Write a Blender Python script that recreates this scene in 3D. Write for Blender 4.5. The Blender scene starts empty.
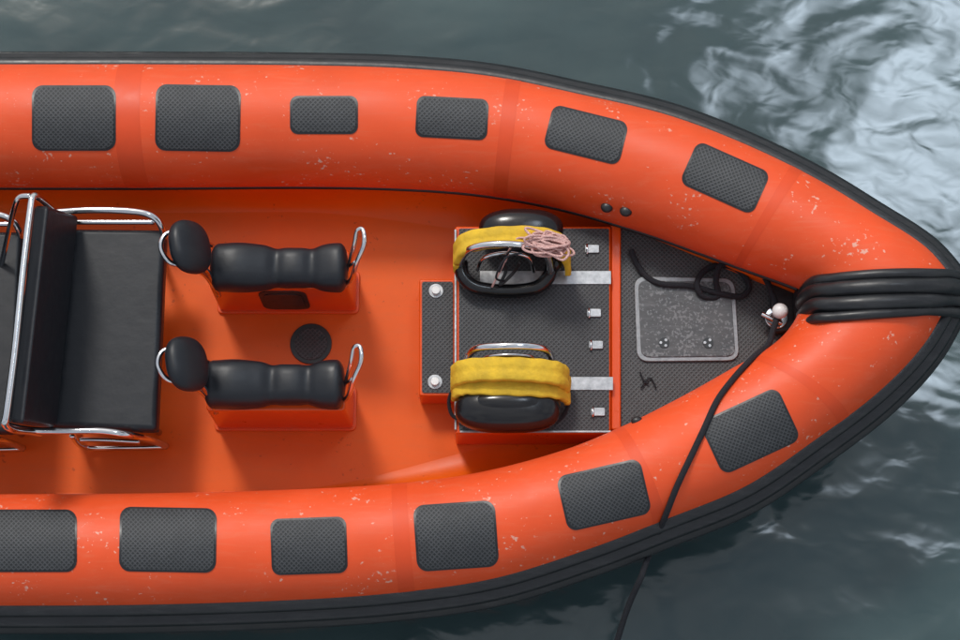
import bpy, math, random
from mathutils import Vector, Matrix
from mathutils.bvhtree import BVHTree
random.seed(4)
S=bpy.context.scene
T=math.radians(14); D=9.0
C=Vector((0,-D*math.sin(T),D*math.cos(T)))
ct,st=math.cos(T),math.sin(T)
# survey helper: plan measurement (u,v) of a point known to stand at height z -> world position
def ray(u,v):
    x,y,z=(u-480)/1800,(320-v)/1800,-1
    return Vector((x,y*ct-z*st,y*st+z*ct))
def W(u,v,z=0.0):
    d=ray(u,v); k=(z-C.z)/d.z
    return C+d*k
# ---------------------------------------------------------------- materials
def newmat(name,col,rough=.5,metal=0,spec=.5,coat=0,var=.0,vscale=3,bump=0,bscale=40,dirt=None,dth=.7,dscale=60,damt=1.0,scuff=None,samt=.2):
    m=bpy.data.materials.new(name); m.use_nodes=True; nt=m.node_tree; N=nt.nodes; L=nt.links
    b=N['Principled BSDF']; b.inputs['Base Color'].default_value=(*col,1); b.inputs['Roughness'].default_value=rough
    b.inputs['Metallic'].default_value=metal; b.inputs['Specular IOR Level'].default_value=spec
    b.inputs['Coat Weight'].default_value=coat; b.inputs['Coat Roughness'].default_value=.15
    g=N.new('ShaderNodeNewGeometry'); pos=g.outputs['Position']
    out=None
    if var>0:
        n=N.new('ShaderNodeTexNoise'); n.inputs['Scale'].default_value=vscale; n.inputs['Detail'].default_value=6; n.inputs['Roughness'].default_value=.65
        L.new(pos,n.inputs['Vector'])
        r=N.new('ShaderNodeMapRange'); r.inputs[1].default_value=.3; r.inputs[2].default_value=.7; r.inputs[3].default_value=1-var; r.inputs[4].default_value=1+var
        L.new(n.outputs[0],r.inputs[0])
        mx=N.new('ShaderNodeVectorMath'); mx.operation='SCALE'; mx.inputs[0].default_value=col; L.new(r.outputs[0],mx.inputs['Scale'])
        out=mx.outputs[0]; L.new(out,b.inputs['Base Color'])
        r2=N.new('ShaderNodeMapRange'); r2.inputs[1].default_value=.3; r2.inputs[2].default_value=.7; r2.inputs[3].default_value=rough*.8; r2.inputs[4].default_value=min(1,rough*1.25)
        L.new(n.outputs[0],r2.inputs[0]); L.new(r2.outputs[0],b.inputs['Roughness'])
    if scuff:
        mp=N.new('ShaderNodeMapping'); mp.inputs['Rotation'].default_value=(0,0,.35); mp.inputs['Scale'].default_value=(1,7,3); L.new(pos,mp.inputs[0])
        n=N.new('ShaderNodeTexNoise'); n.inputs['Scale'].default_value=5; n.inputs['Detail'].default_value=10; n.inputs['Roughness'].default_value=.75; n.inputs['Distortion'].default_value=.6; L.new(mp.outputs[0],n.inputs['Vector'])
        r=N.new('ShaderNodeMapRange'); r.inputs[1].default_value=.50; r.inputs[2].default_value=.72; r.inputs[4].default_value=samt; L.new(n.outputs[0],r.inputs[0])
        mix=N.new('ShaderNodeMix'); mix.data_type='RGBA'; mix.inputs[7].default_value=(*scuff,1); mix.inputs[6].default_value=(*col,1)
        if out: L.new(out,mix.inputs[6])
        L.new(r.outputs[0],mix.inputs[0]); out=mix.outputs[2]; L.new(out,b.inputs['Base Color'])
    if dirt:
        n=N.new('ShaderNodeTexNoise'); n.inputs['Scale'].default_value=dscale; n.inputs['Detail'].default_value=3; L.new(pos,n.inputs['Vector'])
        n2=N.new('ShaderNodeTexNoise'); n2.inputs['Scale'].default_value=dscale*.12; L.new(pos,n2.inputs['Vector'])
        mu=N.new('ShaderNodeMath'); mu.operation='MULTIPLY_ADD'; mu.inputs[1].default_value=.5; L.new(n2.outputs[0],mu.inputs[0])
        L.new(n.outputs[0],mu.inputs[2])
        r=N.new('ShaderNodeMapRange'); r.inputs[1].default_value=dth+.2; r.inputs[2].default_value=dth+.27; r.inputs[4].default_value=damt; L.new(mu.outputs[0],r.inputs[0])
        mix=N.new('ShaderNodeMix'); mix.data_type='RGBA'; mix.inputs[7].default_value=(*dirt,1); mix.inputs[6].default_value=(*col,1)
        if out: L.new(out,mix.inputs[6])
        L.new(r.outputs[0],mix.inputs[0]); L.new(mix.outputs[2],b.inputs['Base Color'])
    if bump:
        n=N.new('ShaderNodeTexNoise'); n.inputs['Scale'].default_value=bscale; n.inputs['Detail'].default_value=4; L.new(pos,n.inputs['Vector'])
        bp=N.new('ShaderNodeBump'); bp.inputs['Strength'].default_value=bump; bp.inputs['Distance'].default_value=.01
        L.new(n.outputs[0],bp.inputs['Height']); L.new(bp.outputs[0],b.inputs['Normal'])
    return m
def nonskid(name,dark,light,period=.016,uv=False,rough=.6):
    m=bpy.data.materials.new(name); m.use_nodes=True; nt=m.node_tree; N=nt.nodes; L=nt.links; b=N['Principled BSDF']
    b.inputs['Roughness'].default_value=rough
    if uv: s=N.new('ShaderNodeTexCoord').outputs['UV']
    else: s=N.new('ShaderNodeNewGeometry').outputs['Position']
    sx=N.new('ShaderNodeSeparateXYZ'); L.new(s,sx.inputs[0])
    def M(op,a,bb,c=None):
        n=N.new('ShaderNodeMath'); n.operation=op
        for i,v in enumerate((a,bb,c)):
            if v is None: continue
            if isinstance(v,(int,float)): n.inputs[i].default_value=v
            else: L.new(v,n.inputs[i])
        return n.outputs[0]
    a=M('ADD',sx.outputs[0],sx.outputs[1]); d=M('SUBTRACT',sx.outputs[0],sx.outputs[1])
    k=2*math.pi/period/1.414
    A=M('SINE',M('MULTIPLY',a,k),0); B=M('SINE',M('MULTIPLY',d,k),0)
    h=M('MAXIMUM',A,B)
    r=N.new('ShaderNodeMapRange'); r.inputs[1].default_value=.2; r.inputs[2].default_value=1; L.new(h,r.inputs[0])
    n=N.new('ShaderNodeTexNoise'); n.inputs['Scale'].default_value=9; n.inputs['Detail'].default_value=8; n.inputs['Roughness'].default_value=.7
    L.new(N.new('ShaderNodeNewGeometry').outputs['Position'],n.inputs['Vector'])
    f=M('MULTIPLY',r.outputs[0],M('MULTIPLY',n.outputs[0],1.7))
    mix=N.new('ShaderNodeMix'); mix.data_type='RGBA'; mix.inputs[6].default_value=(*dark,1); mix.inputs[7].default_value=(*light,1)
    L.new(f,mix.inputs[0]); L.new(mix.outputs[2],b.inputs['Base Color'])
    bp=N.new('ShaderNodeBump'); bp.inputs['Strength'].default_value=.4; bp.inputs['Distance'].default_value=.002
    L.new(h,bp.inputs['Height']); L.new(bp.outputs[0],b.inputs['Normal'])
    return m
M_tube=newmat('orange_hypalon',(.76,.082,.017),.5,spec=.4,var=.08,vscale=1.9,bump=.07,bscale=8,dirt=(.72,.42,.32),dth=.74,dscale=46,damt=.8,scuff=(.70,.17,.085),samt=.35)
M_tape=newmat('orange_seam_tape',(.70,.070,.014),.5,spec=.4,var=.05,vscale=6)
M_deck=newmat('orange_gelcoat',(.70,.098,.003),.42,spec=.28,var=.09,vscale=1.6,bump=.06,bscale=4,dirt=(.36,.04,.003),dth=.75,dscale=34,damt=.6,scuff=(.58,.12,.03),samt=.35)
M_ped=newmat('orange_moulding',(.70,.074,.003),.32,spec=.4,var=.06,vscale=5,coat=.2)
M_rub=newmat('black_rubber',(.013,.014,.016),.38,var=.25,vscale=9,bump=.14,bscale=20,scuff=(.06,.06,.062),samt=.4)
M_vinyl=newmat('black_vinyl',(.009,.011,.015),.42,var=.08,vscale=5,bump=.14,bscale=14,spec=.42,scuff=(.03,.031,.034),samt=.25)
M_blk=newmat('black_plastic',(.015,.015,.016),.4,var=.2,vscale=20)
M_fend=newmat('black_fender_rubber',(.008,.008,.009),.2,var=.2,vscale=8,bump=.08,bscale=12)
M_chr=newmat('stainless_steel',(.72,.73,.74),.12,metal=1,var=.06,vscale=20)
M_alu=newmat('worn_aluminium',(.42,.43,.44),.42,metal=.6,var=.3,vscale=30)
M_rim=newmat('hatch_rim_metal',(.27,.28,.29),.5,metal=.3,var=.3,vscale=40)
M_rope=newmat('black_rope',(.012,.013,.018),.8,var=.3,vscale=150,bump=.8,bscale=260)
M_pink=newmat('pink_rope',(.72,.44,.40),.8,var=.25,vscale=120,bump=.8,bscale=260)
M_yel=newmat('yellow_webbing',(.66,.42,.035),.75,spec=.25,var=.22,vscale=11,bump=.6,bscale=28)
M_wht=newmat('white_nylon',(.78,.78,.76),.35,var=.05)
M_hull=newmat('dark_hull',(.03,.03,.033),.35,var=.1)
M_hat=newmat('worn_hatch_lid',(.062,.064,.067),.5,var=.3,vscale=12,dirt=(.16,.165,.17),dth=.60,dscale=80,bump=.1,bscale=90,scuff=(.15,.155,.16),samt=.6)
M_patch=nonskid('tread_patch',(.016,.018,.020),(.060,.063,.067),.0165,uv=True)
M_nsk=nonskid('nonskid_deck',(.022,.022,.024),(.064,.064,.067),.0165)
M_nsb=nonskid('nonskid_bow',(.030,.031,.032),(.080,.081,.083),.0165)
# ---------------------------------------------------------------- helpers
def empty(name,loc):
    e=bpy.data.objects.new(name,None); S.collection.objects.link(e); e.location=loc; e.empty_display_size=.1
    bpy.context.view_layer.update(); return e
def par(o,p):
    if p: o.parent=p; o.matrix_parent_inverse=Matrix.Translation(p.location).inverted()
def mesh(name,vs,fs,mat,p=None,smooth=True,uvs=None):
    me=bpy.data.meshes.new(name); me.from_pydata([tuple(v) for v in vs],[],fs); me.update()
    if uvs:
        l=me.uv_layers.new(name='UVMap')
        for lp in me.loops: l.data[lp.index].uv=uvs[lp.vertex_index]
    me.materials.append(mat)
    if smooth:
        for q in me.polygons: q.use_smooth=True
    o=bpy.data.objects.new(name,me); S.collection.objects.link(o); par(o,p); return o
def fixn(o):
    import bmesh
    b=bmesh.new(); b.from_mesh(o.data); bmesh.ops.recalc_face_normals(b,faces=b.faces); b.to_mesh(o.data); b.free(); return o
def cr(P,n=8,closed=False):
    P=[tuple(p) for p in P]; out=[]; N=len(P)
    rng=N if closed else N-1
    for i in range(rng):
        g=lambda j:P[j%N] if closed else P[max(0,min(N-1,j))]
        a,b,c,d=g(i-1),g(i),g(i+1),g(i+2)
        for k in range(n):
            t=k/n
            out.append(tuple(.5*((2*b[q])+(-a[q]+c[q])*t+(2*a[q]-5*b[q]+4*c[q]-d[q])*t*t+(-a[q]+3*b[q]-3*c[q]+d[q])*t**3) for q in range(len(b))))
    if not closed: out.append(P[-1])
    return out
def pipe(name,pts,r,mat,p=None,closed=False,n=8,seg=10,smooth=True,flat=1.0):
    P=[Vector(q) for q in (cr(pts,n,closed) if smooth else pts)]
    vs=[];fs=[]; N=len(P); prev=None
    for i in range(N):
        a=P[(i-1)%N] if (closed or i>0) else P[0]; b=P[(i+1)%N] if (closed or i<N-1) else P[-1]
        t=(b-a).normalized()
        if prev is None:
            up=Vector((0,0,1)) if abs(t.z)<.9 else Vector((1,0,0)); s=t.cross(up).normalized()
        else: s=(prev-t*prev.dot(t)).normalized()
        prev=s; u=s.cross(t)
        for k in range(seg):
            an=2*math.pi*k/seg; vs.append(P[i]+(s*math.cos(an)+u*math.sin(an)*flat)*r)
    for i in range(N if closed else N-1):
        for k in range(seg):
            i2=(i+1)%N; fs.append((i*seg+k,i*seg+(k+1)%seg,i2*seg+(k+1)%seg,i2*seg+k))
    if not closed: fs.append(tuple(range(seg))[::-1]); fs.append(tuple((N-1)*seg+k for k in range(seg)))
    return fixn(mesh(name,vs,fs,mat,p))
def rpoly(pts,r,n=5):
    out=[];N=len(pts)
    for i in range(N):
        p=Vector(pts[i][:2]);a=(Vector(pts[i-1][:2])-p);b=(Vector(pts[(i+1)%N][:2])-p)
        rr=min(r,a.length*.49,b.length*.49); A=p+a.normalized()*rr; B=p+b.normalized()*rr
        for k in range(n+1):
            t=k/n; out.append((1-t)**2*A+2*t*(1-t)*p+t*t*B)
    return out
def prism(name,poly,z0,z1,mat,p=None,bev=.0,smooth=False,inset=0):
    N=len(poly); cx=sum(q[0] for q in poly)/N; cy=sum(q[1] for q in poly)/N
    vs=[(q[0],q[1],z0) for q in poly]+[(cx+(q[0]-cx)*(1-inset),cy+(q[1]-cy)*(1-inset),z1) for q in poly]
    fs=[tuple(range(N))[::-1],tuple(range(N,2*N))]+[(i,(i+1)%N,N+(i+1)%N,N+i) for i in range(N)]
    o=fixn(mesh(name,vs,fs,mat,p,smooth))
    if bev:
        b=o.modifiers.new('bev','BEVEL'); b.width=bev; b.segments=4; b.limit_method='ANGLE'; b.angle_limit=math.radians(40)
        for q in o.data.polygons: q.use_smooth=True
        w=o.modifiers.new('wn','WEIGHTED_NORMAL'); w.keep_sharp=True
    return o
def PX(pts,z): return [W(u,v,z) for u,v in pts]
def blob(name,c,dims,mat,p=None,rot=(0,0,0),e=2.0,seg=32,rings=18,disp=0):
    vs=[];fs=[]; R=Matrix.Rotation(rot[2],3,'Z')@Matrix.Rotation(rot[1],3,'Y')@Matrix.Rotation(rot[0],3,'X')
    f=lambda x:math.copysign(abs(x)**(2/e),x)
    for j in range(rings+1):
        ph=-math.pi/2+math.pi*j/rings
        for i in range(seg):
            th=2*math.pi*i/seg
            q=Vector((f(math.cos(ph))*f(math.cos(th))*dims[0],f(math.cos(ph))*f(math.sin(th))*dims[1],f(math.sin(ph))*dims[2]))
            q*=1+disp*math.sin(3*th+2*ph)*math.cos(ph)
            vs.append(c+R@q)
    for j in range(rings):
        for i in range(seg): fs.append((j*seg+i,j*seg+(i+1)%seg,(j+1)*seg+(i+1)%seg,(j+1)*seg+i))
    o=fixn(mesh(name,vs,fs,mat,p)); return o
def disc(name,c,r,h,mat,p=None,n=32,bev=.003):
    return prism(name,[(c.x+r*math.cos(2*math.pi*i/n),c.y+r*math.sin(2*math.pi*i/n)) for i in range(n)],c.z,c.z+h,mat,p,bev=bev)
# ---------------------------------------------------------------- boat
boat=empty('inflatable_boat',(0,0,0))
def zc(u): 
    t=max(0,min(1,(u-420)/530)); return .33+.2*t*t*(3-2*t)
UP=[(-150,185,-150,68),(0,185,0,68),(150,185,150,68),(300,184,302,69),(400,186,405,72),(480,192,492,80),(560,206,580,98),(640,229,665,118),(700,250,740,146),(750,268,812,181),(785,280,870,216),(800,286,925,252),(806,293,957,290)]
LO=[(-150,497,-150,612),(0,495,0,612),(150,494,150,611),(300,490,303,606),(400,484,408,598),(480,473,498,584),(560,452,590,555),(620,428,665,526),(680,398,745,493),(730,370,815,446),(770,347,878,398),(793,323,925,348),(806,293,957,290)]
RV=.28
def stations(L):
    out=[]
    for a in cr(L,12):
        z=zc((a[0]+a[2])/2); I=W(a[0],a[1],z); O=W(a[2],a[3],z); out.append((I,O,z,a))
    return out
SU,SL=stations(UP),stations(LO)
def loft(name,ST,mat,scale=1.0,seg=64,i0=0,i1=None,cap=False):
    ST=ST[i0:i1]; vs=[];fs=[]
    for I,O,z,_ in ST:
        c=(I+O)/2;h=(O-I)/2
        for k in range(seg):
            a=2*math.pi*k/seg; vs.append(c+h*math.cos(a)*scale+Vector((0,0,RV*math.sin(a)*scale)))
    for i in range(len(ST)-1):
        for k in range(seg): fs.append((i*seg+k,i*seg+(k+1)%seg,(i+1)*seg+(k+1)%seg,(i+1)*seg+k))
    return fixn(mesh(name,vs,fs,mat,boat))
tU=loft('port_tube',SU,M_tube); tL=loft('starboard_tube',SL,M_tube)
for i,(ST,a) in enumerate([(SU,22),(SU,62),(SU,104),(SL,47),(SL,82),(SL,112)]):
    loft('seam_tape_%d'%i,ST,M_tape,1.004,i0=a,i1=a+3)
bvhs=[]
for o in (tU,tL):
    me=o.data; bvhs.append(BVHTree.FromPolygons([v.co.copy() for v in me.vertices],[tuple(q.vertices) for q in me.polygons]))
def drape(u,v,off=0):
    best=None
    for b in bvhs:
        h=b.ray_cast(C,ray(u,v).normalized())
        if h[0] is not None and (best is None or h[3]<best[3]): best=h
    if best is None: return None
    n=best[1]; 
    if n.z<0: n=-n
    return best[0]+n*off
def patch(i,cx,cy,w,h,ang,r=11,shear=0):
    a=math.radians(ang); ca,sa=math.cos(a),math.sin(a); nx,ny=22,22; hw,hh=w/2,h/2
    for (off,mat,ex,nm) in ((.003,M_rub,1.0,'backing'),(.006,M_patch,-1.2,'tread')):
        vs=[];uv=[];fs=[]; W2,H2=hw+ex,hh+ex
        for j in range(ny+1):
            y=-H2*math.cos(math.pi*j/ny); d=max(0,abs(y)-(H2-r)); ww=W2-(r-math.sqrt(max(0,r*r-d*d)))
            for k in range(nx+1):
                x=ww*(-1+2*k/nx); X=x+shear*y
                pu,pv=cx+X*ca+y*sa,cy+X*sa*1-y*ca
                q=drape(pu,pv,off)
                if q is None: q=drape(cx,cy,off)
                vs.append(q); uv.append((x/205,y/205))
        for j in range(ny):
            for k in range(nx):
                b=j*(nx+1)+k; fs.append((b,b+1,b+nx+2,b+nx+1))
        mesh('grip_patch_%s_%d'%(nm,i),vs,fs,mat,boat,uvs=uv)
for i,a in enumerate([(74,118,82,63,0),(198,118,83,64,1),(324,115,66,36,0,8),(452,118,70,39,3,8),(586,135,76,42,14,9),(725,178,78,44,24,9),
    (32,541,88,60,0),(168,540,95,62,1),(309,546,74,54,-2,9),(456,536,80,64,-4,11),(604,495,84,54,-13,10),(750,431,84,56,-25,10)]):
    patch(i,*a)
# rubbing strake: one run, port side - stem - starboard side
Opts=[Vector(s[1]) for s in SU]+[Vector(s[1]) for s in SL[::-1][1:]]
prof=[(-.05,.10),(-.005,.105),(.022,.09),(.03,.07),(.022,.055),(.03,.045),(.06,.04),(.075,.022),(.068,.008),(.075,-.004),(.095,-.015),(.1,-.035),(.085,-.055),(.03,-.085),(-.05,-.10)]
vs=[];fs=[];n=len(prof)
for i,p in enumerate(Opts):
    t=(Opts[min(i+2,len(Opts)-1)]-Opts[max(i-2,0)]); t.z=0; t.normalize(); o=Vector((-t.y,t.x,0))
    for a,b in prof: vs.append(p+o*a+Vector((0,0,b)))
for i in range(len(Opts)-1):
    for k in range(n): fs.append((i*n+k,i*n+(k+1)%n,(i+1)*n+(k+1)%n,(i+1)*n+k))
o=fixn(mesh('rubbing_strake',vs,fs,M_rub,boat))
# stem guard (ribbed rubber over the bow joint)
I,O,z,_=SU[-1]; c=(I+O)/2;h=(O-I)/2
def arcp(a,off,sc=1.03):
    a=math.radians(a); q=c+h*math.cos(a)*sc+Vector((0,0,RV*math.sin(a)*sc)); q.y+=off; return q
def gpath(v0,v1,v2,off):
    pts=[]
    for k in range(15):
        t=k/14; u=815+t*135; v=(1-t)**2*v0+2*t*(1-t)*v1+t*t*v2
        q=drape(u,v,off)
        if q: pts.append(q)
    return pts
lines=[(278,271,276),(287,280,283),(297,292,292),(308,304,302),(321,313,311)]
rows=[]
for l in lines:
    g=gpath(*l,.010); y0=g[0].y-c.y; y1=g[-1].y-c.y
    rows.append([arcp(205,y0*.8),arcp(190,y0*.9)]+g+[arcp(8,y1),arcp(-30,y1)])
mlen=min(len(r) for r in rows)
vs=[q for r in rows for q in r[:mlen]]
fs=[(j*mlen+k,j*mlen+k+1,(j+1)*mlen+k+1,(j+1)*mlen+k) for j in range(len(rows)-1) for k in range(mlen-1)]
mesh('stem_guard',vs,fs,M_rub,boat)
for j,(l,r) in enumerate((((281,271,276),.026),((293,285,286),.040),((307,302,299),.038),((320,313,309),.024))):
    g=gpath(*l,.008); y0=g[0].y-c.y; y1=g[-1].y-c.y
    pipe('stem_guard_rib_%d'%j,[arcp(205,y0*.8),arcp(190,y0*.9)]+g[::2]+[arcp(8,y1),arcp(-30,y1)],r,M_rub,boat,seg=16,n=4)
# welts, liner walls, sole
def below(ST,ang,k=1.0):
    out=[]
    for I,O,z,a in ST:
        c=(I+O)/2;h=(O-I)/2; q=math.radians(ang); out.append(c-h*math.cos(q)*k+Vector((0,0,-RV*math.sin(q)*k)))
    return out
pipe('welt_port',below(SU[:-14],24,1.01)[::3],.012,M_rub,boat,n=3)
pipe('welt_starboard',below(SL[:-14],20,1.01)[::3],.012,M_rub,boat,n=3)
def edge(ST,top,inn):
    rows=[]
    for (I,O,z,a),t in zip(ST,top):
        d=(I-O);d.z=0;d.normalize()
        b=max(0,1-abs(a[0]-500)/220); w=.07+inn*b*b*(3-2*b); R=[t-d*.03+Vector((0,0,.02))]
        zt=t.z-.01
        for k in range(9):
            s=k/8*math.pi/2; R.append(Vector((*(t+d*(.01+w*(1-math.cos(s)))).xy,zt*(1-math.sin(s)))))
        rows.append(R)
    return rows
RU=edge(SU,below(SU,30),.07); RL=edge(SL,below(SL,25),.12)
for nm,R in (('liner_port',RU),('liner_starboard',RL)):
    q_=len(R[0]); vs=[q for r in R for q in r]; fs=[(i*q_+k,i*q_+k+1,i*q_+k+q_+1,i*q_+k+q_) for i in range(len(R)-1) for k in range(q_-1)]
    fixn(mesh(nm,vs,fs,M_deck,boat))
vs=[];fs=[]
nn=min(len(RU),len(RL))
for i in range(nn): vs+= [RU[i][-1],RL[i][-1]]
for i in range(nn-1): fs.append((2*i,2*i+1,2*i+3,2*i+2))
fixn(mesh('deck_sole',vs,fs,M_deck,boat))
# hull below
vs=[];fs=[]
for i in range(nn):
    a=(SU[i][0]+SU[i][1])/2; b=(SL[i][0]+SL[i][1])/2; k=(a+b)/2; w=a-b
    zt=SU[i][2]-.2; f=i/(nn-1)
    vs+=[(a.x,a.y,zt),(k.x+w.x*.36,k.y+w.y*.36,-.35+.3*f**4),(k.x,k.y,-.75+.55*f**4),(k.x-w.x*.36,k.y-w.y*.36,-.35+.3*f**4),(b.x,b.y,zt)]
for i in range(nn-1):
    for k in range(4): fs.append((i*5+k,i*5+k+1,i*5+k+6,i*5+k+5))
fixn(mesh('hull_bottom',vs,fs,M_hull,boat))
# bow deck
prism('bow_deck',PX([(616,212),(700,240),(780,268),(812,285),(812,315),(770,352),(700,398),(616,440)],.25),.0,.25,M_nsb,boat)
prism('bow_deck_coaming',PX([(611,219),(621,220),(621,430),(611,430)],.275),.0,.275,M_ped,boat,bev=.01)
prism('bow_locker',rpoly(PX([(770,274),(815,268),(822,325),(772,335)],.3),.05),.25,.3,M_rub,boat,bev=.015)
blob('bow_socket',W(806,306,.36),(.06,.11,.08),M_rub,boat,e=2.6)
# deck access plate
dp=empty('deck_inspection_plate',W(311,344,.002))
disc('rim',W(311,344,.002),.104,.008,M_blk,dp)
disc('lid',W(311,344,.0105),.082,.005,M_nsk,dp)
for k in range(3):
    a=k*2.09+.5; q=W(311,344,.013); disc('lug_%d'%k,q+Vector((.06*math.cos(a),.06*math.sin(a),0.003)),.01,.004,M_blk,dp,n=10,bev=0)
# tube fittings
for u,v in ((607,207),(626,211)):
    q=drape(u,v,.0); blob('valve',q,(.03,.028,.022),M_blk,boat)
for u,v in ((617,428),(637,421)):
    q=drape(u,v,.0)
    if q: blob('valve',q,(.028,.022,.02),M_blk,boat)
# ---------------------------------------------------------------- bow hatch
hz=.252
ht=empty('deck_hatch',W(686,320,hz))
q0=PX([(634,277),(734,279),(739,361),(637,362)],hz); q1=PX([(638,281),(730,283),(735,357),(641,358)],hz)
prism('frame',rpoly(q0,.06,7),hz,hz+.012,M_rim,ht,bev=.003)
prism('lid',rpoly(q1,.045,7),hz+.012,hz+.018,M_hat,ht,bev=.003)
for u,v in ((664,343),(708,343)):
    q=W(u,v,hz+.018); disc('latch',q,.026,.003,M_blk,ht,n=20,bev=0)
    for k in range(3):
        a=k*2.1+1; disc('latch_stud_%d'%k,q+Vector((.016*math.cos(a),.016*math.sin(a),.004)),.007,.004,M_alu,ht,n=10,bev=0)
# ---------------------------------------------------------------- bollard
bo=empty('mooring_bollard',W(775,312,.3))
blob('ball',W(780,311,.40),(.038,.038,.036),M_wht,bo)
disc('post',W(779,314,.30),.02,.08,M_chr,bo,n=16)
disc('base',W(776,318,.30),.055,.012,M_chr,bo)
pipe('cross_bar',[W(762,314,.34),W(770,318,.345),W(782,324,.34)],.012,M_chr,bo)
# ---------------------------------------------------------------- ropes
ln=empty('mooring_rope',W(700,280,.27))
pipe('line_coil',[W(*a) for a in [(631,250,.27),(636,262,.27),(646,276,.27),(662,284,.28),(690,286,.28),(722,294,.28),(742,296,.27),(749,285,.27),(738,270,.27),(720,265,.27),(704,271,.275),(697,284,.30),(703,296,.28),(718,296,.27),(716,280,.30),(722,264,.32),(745,264,.29),(764,277,.31),(772,294,.36),(777,306,.35)]],.0145,M_rope,ln)
pts=[W(778,316,.36),W(773,330,.42),W(768,345,.5)]
for u,v in ((752,362),(735,380),(718,402),(704,430),(690,458),(676,486),(664,515),(653,545),(645,566),(640,580)):
    pts.append(drape(u,v,.013) or W(u,v,.35))
e=pts[-1]; pts+= [e+Vector((-.05,-.12,-.12)),e+Vector((-.12,-.35,-.3)),e+Vector((-.3,-.9,-.55))]
pipe('mooring_line',pts,.0145,M_rope,ln)
pipe('line_tail',[W(*a) for a in [(640,372,.262),(644,381,.262),(649,384,.262)]],.004,M_rope,ln)
pipe('line_tail_b',[W(*a) for a in [(641,388,.262),(650,378,.262),(656,388,.262)]],.004,M_rope,ln)
# ---------------------------------------------------------------- storage box
bx=empty('storage_box',W(530,330,0))
bz=.3
prism('box_body',PX([(455,226),(611,226),(611,434),(455,434)],bz),.002,bz,M_ped,bx,bev=.012)
prism('box_top',rpoly(PX([(459,229),(609,229),(609,431),(459,431)],bz),.01),bz,bz+.006,M_nsk,bx)
prism('edge_trim',PX([(454.5,230),(456.5,230),(456.5,430),(454.5,430)],bz),.05,bz+.012,M_alu,bx,bev=.002)
prism('edge_trim_low',PX([(460,431),(611,431),(611,433),(460,433)],bz),bz-.01,bz+.011,M_alu,bx,bev=.002)
for a in ((480,271,611,284),(560,377,613,390)):
    prism('hold_down_strap',PX([(a[0],a[1]),(a[2],a[1]),(a[2],a[3]),(a[0],a[3])],bz+.01),bz+.006,bz+.011,M_alu,bx,bev=.001)
for u,v in ((592,249),(594,313),(596,345),(598,412)):
    prism('hinge',rpoly(PX([(u-7,v-4),(u+7,v-4),(u+7,v+4),(u-7,v+4)],bz+.01),.008),bz+.006,bz+.016,M_alu,bx,bev=.002)
    pipe('hinge_pin',[W(u-5,v-5,bz+.016),W(u-5,v+5,bz+.016)],.006,M_chr,bx,smooth=False)
prism('step_body',rpoly(PX([(419,279),(455,279),(455,396),(419,396)],.2),.015),.002,.2,M_ped,bx,bev=.01)
prism('step_top',rpoly(PX([(422,282),(453,282),(453,393),(422,393)],.2),.012),.2,.206,M_nsk,bx)
for u,v in ((436,291),(435,382)):
    disc('washer',W(u,v,.206),.036,.005,M_alu,bx); disc('knob',W(u,v,.211),.02,.02,M_wht,bx,n=20); 
# ---------------------------------------------------------------- strapped fenders
def ribbon(name,path,w,th,mat,p,yb=0):
    P=[Vector(q) for q in cr(path,10)]; vs=[];fs=[]; pr=[(-w/2,-th/2),(-w/2,th/2*.6),(-w/2+.008,th/2),(-.01,th*.42),(0,th*.3),(.01,th*.42),(w/2-.008,th/2),(w/2,th/2*.6),(w/2,-th/2)]; n=len(pr)
    for i,q in enumerate(P):
        t=(P[min(i+1,len(P)-1)]-P[max(i-1,0)]).normalized(); s=Vector((0,1,0)); s=(s-t*s.dot(t)).normalized(); u=s.cross(t); 
        if u.z<0:u=-u
        wob=1+.03*math.sin(i*.9)
        for a,b in pr: vs.append(q+s*a*wob+u*b)
    for i in range(len(P)-1):
        for k in range(n): fs.append((i*n+k,i*n+(k+1)%n,(i+1)*n+(k+1)%n,(i+1)*n+k))
    fs+=[tuple(range(n)),tuple((len(P)-1)*n+k for k in range(n))]
    return fixn(mesh(name,vs,fs,mat,p))
f1=empty('boat_fender',W(512,255,.31))
blob('fender_body',W(521,230,.42),(.205,.10,.10),M_fend,f1,e=2.5)
blob('fender_cap',W(556,262,.40),(.03,.05,.05),M_fend,f1)
ribbon('yellow_strap',[W(*a) for a in [(457,264,.36),(457,252,.46),(468,242,.54),(500,237,.57),(535,237,.57),(558,243,.53),(567,256,.44),(568,268,.36)]],.10,.03,M_yel,f1)
pipe('steel_hoop',[W(*a) for a in [(459,274,.33),(462,258,.46),(472,248,.56),(495,244,.61),(522,245,.61),(542,250,.56),(550,264,.46),(549,282,.33)]],.017,M_chr,f1)
pipe('steel_hoop_inner',[W(*a) for a in [(478,270,.36),(484,258,.46),(505,253,.5),(528,257,.46),(534,272,.36)]],.010,M_chr,f1)
pipe('cradle_arm',[W(*a) for a in [(461,262,.38),(463,276,.38),(476,287,.37),(505,291,.36),(535,288,.37),(549,276,.38),(553,262,.38)]],.034,M_fend,f1)
pipe('cradle_bar',[W(*a) for a in [(500,258,.5),(506,270,.42),(500,285,.4),(514,272,.43),(520,262,.5)]],.008,M_blk,f1)
rc=empty('rope_coil',W(548,243,.6))
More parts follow.
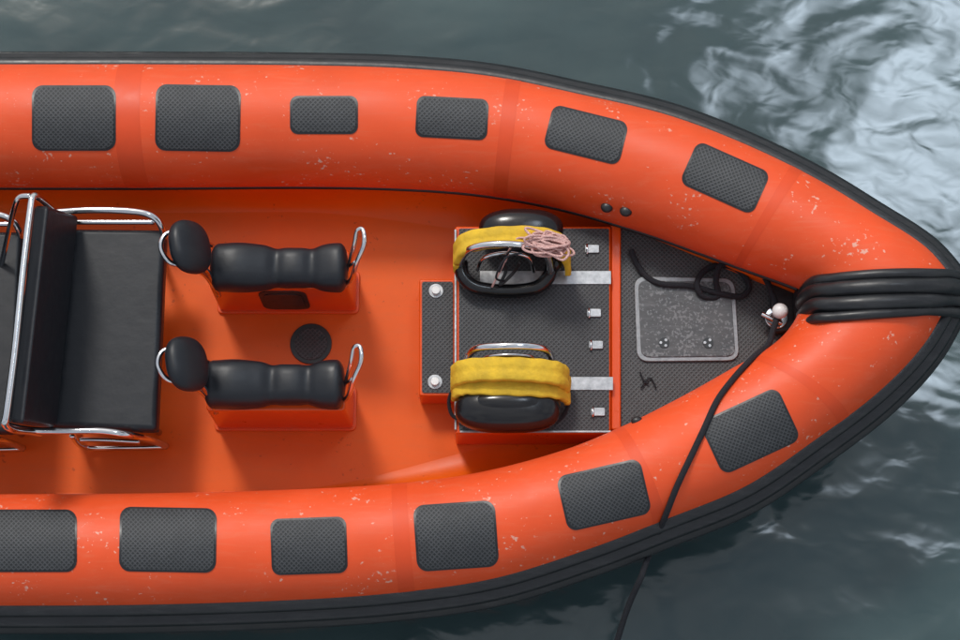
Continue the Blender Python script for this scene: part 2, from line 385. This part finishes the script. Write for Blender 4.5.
for k in range(26):
    cx,cy=549+random.uniform(-7,7),243+random.uniform(-5,5); a,b=random.uniform(10,20),random.uniform(3,8); th=random.uniform(-.2,.6); zz=.58+.003*k
    P=[]
    for i in range(8):
        t=i*math.pi/4; x=a*math.cos(t);y=b*math.sin(t); rr=random.uniform(.82,1.15)
        P.append(W(cx+rr*(x*math.cos(th)-y*math.sin(th)),cy+rr*(x*math.sin(th)+y*math.cos(th)),zz+random.uniform(-.012,.012)))
    pipe('loop_%d'%k,P,.006,M_pink,rc,closed=True,n=6,seg=8)
for k in range(4):
    pipe('tail_%d'%k,[W(528-k*2,238+k*5,.6),W(515-3*k,240+k*6,.58),W(505-3*k,262+k*5,.52),W(486+k*6,290-k*3,.42)][:4 if k%2 else 3],.005,M_pink if k<2 else M_rope,rc)
f2=empty('boat_fender.001',W(508,390,.31))
blob('fender_body',W(508,410,.43),(.25,.108,.105),M_fend,f2,e=2.6)
blob('fender_ridge',W(508,404,.46),(.19,.06,.085),M_fend,f2,e=2.4)
ribbon('yellow_strap',[W(*a) for a in [(455,382,.40),(455,376,.47),(466,371,.54),(495,369,.58),(530,370,.58),(555,373,.54),(565,378,.47),(566,384,.40)]],.11,.035,M_yel,f2)
ribbon('yellow_strap_low',[W(*a) for a in [(454,387,.38),(456,383,.46),(468,380,.50),(495,381,.53),(530,382,.53),(555,384,.49),(566,388,.42),(568,392,.38)]],.14,.03,M_yel,f2)
pipe('steel_hoop',[W(*a) for a in [(468,362,.33),(469,355,.46),(478,348,.56),(500,346,.61),(525,346,.61),(544,349,.56),(551,356,.46),(552,364,.33)]],.017,M_chr,f2)
pipe('steel_hoop_inner',[W(*a) for a in [(480,362,.36),(488,357,.48),(510,355,.52),(532,357,.48),(540,362,.36)]],.010,M_chr,f2)
pipe('lashing',[W(*a) for a in [(455,385,.42),(449,400,.36),(452,415,.33),(462,420,.33)]],.009,M_rope,f2)
pipe('lashing_b',[W(*a) for a in [(560,392,.42),(568,402,.38),(563,416,.33),(552,424,.33)]],.009,M_rope,f2)
blob('cradle_pad',W(510,366,.38),(.19,.05,.07),M_fend,f2,e=2.5)
# ---------------------------------------------------------------- jockey seats
def jockey(name,dx,dy,hatch,x0=210):
    P=lambda u,v,z:W(u+dx,v+dy,z)
    e=empty(name,P(285,300,0))
    a=P(220,312,0);b=P(357,312,0); yb=a.y; wd=.20
    poly=[(a.x,yb),(b.x,yb),(b.x,yb+wd),(a.x,yb+wd)]
    prism('pedestal',rpoly(poly,.025),.002,.44,M_ped,e,bev=.012,inset=.03)
    prism('base_flange',rpoly([(a.x-.012,yb-.012),(b.x+.012,yb-.012),(b.x+.012,yb+wd+.012),(a.x-.012,yb+wd+.012)],.03),.001,.018,M_ped,e,bev=.005)
    if hatch:
        cx=P(285,300,.22).x
        pts=rpoly([(cx-.115,.07),(cx+.115,.07),(cx+.115,.40),(cx-.115,.40)],.07,8)
        for rr,yy,mt,nm in ((1.0,-.006,M_blk,'side_hatch_rim'),(.8,-.010,M_rub,'side_hatch_lid')):
            v2=[(cx+(q[0]-cx)*rr,yb+yy+(q[1]*.0075),.235+(q[1]-.235)*rr) for q in pts]; k=len(v2)
            v3=[(x,y+.02,z) for x,y,z in v2]
            fixn(mesh(nm,v2+v3,[tuple(range(k))]+[(i,(i+1)%k,k+(i+1)%k,k+i) for i in range(k)],mt,e,False))
    # cushion: lofted sections, three rolls
    xs=W(x0,266+dy,.52).x; xe=P(348,266,.52).x; yc=P(280,267,.52).y
    n=72;seg=32;vs=[];fs=[]
    for i in range(n+1):
        s=i/n; x=xs+(xe-xs)*s
        endf=min(1,math.sqrt(max(0.0,1-(1-min(1,s/.07))**2)))*min(1,math.sqrt(max(0.0,1-(1-min(1,(1-s)/.06))**2)))
        g=lambda c,w:math.exp(-((s-c)/w)**2)
        w=.104+.012*g(.22,.18)+.012*g(.92,.14)-.010*g(.48,.05)-.010*g(.74,.05)-.010*g(.62,.14)+.006*g(.02,.05)
        hh=.075+.045*g(.18,.2)-.014*g(.48,.045)-.012*g(.74,.045)+.01*g(.62,.08)+.03*g(.93,.12)
        w*=.25+.75*endf; hh*=.3+.7*endf
        for k in range(seg):
            t=2*math.pi*k/seg; cy,sz=math.cos(t),math.sin(t)
            y=math.copysign(abs(cy)**.62,cy)*w; z=math.copysign(abs(sz)**.7,sz)*(hh if sz>0 else .055*(.3+.7*endf))
            vs.append((x,yc+y,.495+z))
    for i in range(n):
        for k in range(seg): fs.append((i*seg+k,i*seg+(k+1)%seg,(i+1)*seg+(k+1)%seg,(i+1)*seg+k))
    fs+=[tuple(range(seg)),tuple(n*seg+k for k in range(seg))]
    fixn(mesh('cushion',vs,fs,M_vinyl,e))
    blob('backrest',P(190,247,.80),(.052,.128,.115),M_vinyl,e,rot=(0,math.radians(-38),math.radians(10)),e=2.5)
    pipe('backrest_frame',[P(*q) for q in [(212,284,.48),(204,274,.6),(188,267,.72),(170,262,.78),(161,248,.80),(165,235,.80),(178,232,.78),(196,238,.66),(212,246,.50)]],.0125,M_chr,e)
    pipe('backrest_stay',[P(*q) for q in [(196,262,.72),(208,272,.62),(216,288,.46),(219,296,.40)]],.012,M_chr,e)
    pipe('grab_handle',[P(*q) for q in [(346,284,.47),(352,278,.58),(357,262,.68),(364,244,.74),(363,230,.74),(357,231,.72),(354,246,.66),(350,262,.56),(347,276,.47)]],.011,M_chr,e)
    pipe('handle_brace',[P(*q) for q in [(356,262,.68),(350,266,.56)]],.009,M_chr,e,smooth=False)
    return e
jockey('jockey_seat',0,0,True,210)
jockey('jockey_seat.001',-3,117,False,204)
# ---------------------------------------------------------------- bench seats
def slab(name,top,bot,mat,p,bev=.03):
    vs=list(top)+list(bot); k=len(top)
    o=fixn(mesh(name,vs,[tuple(range(k)),tuple(range(k,2*k))[::-1]]+[(i,(i+1)%k,k+(i+1)%k,k+i) for i in range(k)],mat,p))
    b=o.modifiers.new('b','BEVEL'); b.width=bev; b.segments=5
    w=o.modifiers.new('wn','WEIGHTED_NORMAL'); return o
def bench(name,dx,dy):
    P=lambda u,v,z:W(u+dx,v+dy,z)
    e=empty(name,P(110,330,0))
    t=PX([(66+dx,228+dy),(165+dx,229+dy),(156+dx,431+dy),(46+dx,426+dy)],.48)
    slab('seat_cushion',t,[q-Vector((0,0,.09)) for q in t],M_vinyl,e,.028)
    t2=[q+Vector((0,0,-.10)) for q in t]; cx=sum((q for q in t2),Vector())/4
    t2=[cx+(q-cx)*.97 for q in t2]
    slab('seat_base',t2,[q-Vector((0,0,.03)) for q in t2],M_blk,e,.006)
    A=[P(34,205,.93),P(48,206,.97),P(23,424,.97),P(9,422,.93)]
    B=[P(52,214,.50),P(79,216,.52),P(57,428,.52),P(30,426,.50)]
    slab('backrest',A,B,M_vinyl,e,.02)
    R=.0165
    pipe('back_frame',[P(*q) for q in [(58,216,.45),(48,206,.7),(38,198,.92),(33,197,.97),(30,212,.98),(23,270,.98),(15,350,.98),(7,412,.98),(5,424,.96),(14,430,.85),(30,432,.6),(40,434,.45)]],R,M_chr,e)
    pipe('back_frame_aft',[P(*q) for q in [(30,196,.97),(20,197,.95),(15,206,.9),(8,235,.7),(2,262,.5),(-4,285,.3)]],R*.8,M_chr,e)
    pipe('side_rail_port',[P(*q) for q in [(56,212,.55),(90,210,.56),(130,211,.56),(152,216,.55),(162,228,.50),(163,244,.40)]],R,M_chr,e)
    pipe('side_rail_port_low',[P(*q) for q in [(62,222,.47),(100,222,.46),(155,222,.46)]],R*.8,M_chr,e)
    pipe('side_rail_starboard',[P(*q) for q in [(5,424,.72),(30,430,.56),(60,431,.54),(100,431,.54),(128,435,.5),(150,440,.3),(166,446,.04)]],R,M_chr,e)
    pipe('foot_rail',[P(*q) for q in [(72,436,.30),(84,447,.05),(120,448,.04),(167,447,.03)]],R*.8,M_chr,e)
    pipe('foot_brace',[P(*q) for q in [(80,440,.2),(100,440,.2),(140,442,.2)]],R*.8,M_chr,e)
    for u,v in ((75,240),(150,240),(60,415),(145,418)):
        q=P(u,v,.38); pipe('leg',[q,Vector((q.x,q.y,.0))],R,M_chr,e,smooth=False)
    return e
bench('bench_seat',0,0)
bench('bench_seat.001',-143,2)
# ---------------------------------------------------------------- water
def water():
    me=bpy.data.meshes.new('water'); s=1500; me.from_pydata([(-s,-s,-.42),(s,-s,-.42),(s,s,-.42),(-s,s,-.42)],[],[(0,1,2,3)])
    m=bpy.data.materials.new('harbour_water'); m.use_nodes=True; N=m.node_tree.nodes; L=m.node_tree.links; b=N['Principled BSDF']
    b.inputs['Roughness'].default_value=.10; b.inputs['IOR'].default_value=1.55
    g=N.new('ShaderNodeNewGeometry')
    mp=N.new('ShaderNodeMapping'); mp.inputs['Rotation'].default_value=(0,0,.5); mp.inputs['Scale'].default_value=(1,1.5,1); L.new(g.outputs['Position'],mp.inputs[0])
    n1=N.new('ShaderNodeTexNoise'); n1.inputs['Scale'].default_value=1.4; n1.inputs['Detail'].default_value=2; n1.inputs['Roughness'].default_value=.4; n1.inputs['Distortion'].default_value=.5; L.new(mp.outputs[0],n1.inputs['Vector'])
    n2=N.new('ShaderNodeTexNoise'); n2.inputs['Scale'].default_value=6; n2.inputs['Detail'].default_value=1.5; n2.inputs['Distortion'].default_value=.4; L.new(mp.outputs[0],n2.inputs['Vector'])
    ad=N.new('ShaderNodeMath'); ad.operation='MULTIPLY_ADD'; ad.inputs[1].default_value=.09; L.new(n2.outputs[0],ad.inputs[0]); L.new(n1.outputs[0],ad.inputs[2])
    bp=N.new('ShaderNodeBump'); bp.inputs['Strength'].default_value=1; bp.inputs['Distance'].default_value=.030; L.new(ad.outputs[0],bp.inputs['Height']); L.new(bp.outputs[0],b.inputs['Normal'])
    n3=N.new('ShaderNodeTexNoise'); n3.inputs['Scale'].default_value=.9; n3.inputs['Detail'].default_value=5; L.new(g.outputs['Position'],n3.inputs['Vector'])
    r=N.new('ShaderNodeValToRGB'); r.color_ramp.elements[0].position=.35; r.color_ramp.elements[0].color=(.032,.058,.062,1); r.color_ramp.elements[1].position=.7; r.color_ramp.elements[1].color=(.055,.092,.094,1)
    L.new(n3.outputs[0],r.inputs[0]); L.new(r.outputs[0],b.inputs['Base Color'])
    me.materials.append(m); o=bpy.data.objects.new('water',me); S.collection.objects.link(o)
water()
# ---------------------------------------------------------------- light
el,az=math.radians(50),math.radians(-22)   # sun direction: north-west, thin cloud
w=bpy.data.worlds.new('World'); S.world=w; w.use_nodes=True; N=w.node_tree.nodes; L=w.node_tree.links; bg=N['Background']
sky=N.new('ShaderNodeTexSky'); sky.sky_type='NISHITA'; sky.sun_disc=False; sky.sun_elevation=el; sky.sun_rotation=az; sky.dust_density=3
bg.inputs[1].default_value=.1
tc=N.new('ShaderNodeTexCoord')
ns=N.new('ShaderNodeTexNoise'); ns.inputs['Scale'].default_value=3.6; ns.inputs['Detail'].default_value=7; ns.inputs['Roughness'].default_value=.6; L.new(tc.outputs['Generated'],ns.inputs['Vector'])
cl=N.new('ShaderNodeMapRange'); cl.inputs[1].default_value=.30; cl.inputs[2].default_value=.70; L.new(ns.outputs[0],cl.inputs[0])
mx=N.new('ShaderNodeMix'); mx.data_type='RGBA'; mx.inputs[7].default_value=(8.4,8.6,8.8,1); L.new(sky.outputs[0],mx.inputs[6]); L.new(cl.outputs[0],mx.inputs[0])
# unseen bright cloud patch, added to the sky for its reflection in the water
ds=N.new('ShaderNodeVectorMath'); ds.operation='DISTANCE'; ds.inputs[1].default_value=Vector((.275,.365,.947)).normalized(); L.new(tc.outputs['Generated'],ds.inputs[0])
ma=N.new('ShaderNodeMath'); ma.operation='MULTIPLY_ADD'; ma.inputs[1].default_value=-.3; L.new(ns.outputs[0],ma.inputs[0]); L.new(ds.outputs['Value'],ma.inputs[2])
cb=N.new('ShaderNodeMapRange'); cb.inputs[1].default_value=-.02; cb.inputs[2].default_value=-.15; L.new(ma.outputs[0],cb.inputs[0])
mx2=N.new('ShaderNodeMix'); mx2.data_type='RGBA'; mx2.inputs[7].default_value=(125,145,168,1); L.new(mx.outputs[2],mx2.inputs[6]); L.new(cb.outputs[0],mx2.inputs[0])
L.new(mx2.outputs[2],bg.inputs[0])
ld=bpy.data.lights.new('sun','SUN'); ld.energy=1.9; ld.angle=math.radians(11); ld.color=(1,.97,.92)
lo=bpy.data.objects.new('sun',ld); S.collection.objects.link(lo)
dv=Vector((math.sin(az)*math.cos(el),math.cos(az)*math.cos(el),math.sin(el))); lo.rotation_euler=dv.to_track_quat('Z','Y').to_euler(); lo.location=dv*20
# ---------------------------------------------------------------- camera
cd=bpy.data.cameras.new('camera'); cd.lens=67.5; cd.sensor_width=36; cd.clip_end=5000
co=bpy.data.objects.new('camera',cd); S.collection.objects.link(co); co.location=C; co.rotation_euler=(T,0,0); S.camera=co
S.view_settings.view_transform='Standard'; S.view_settings.look='None'; S.view_settings.exposure=0
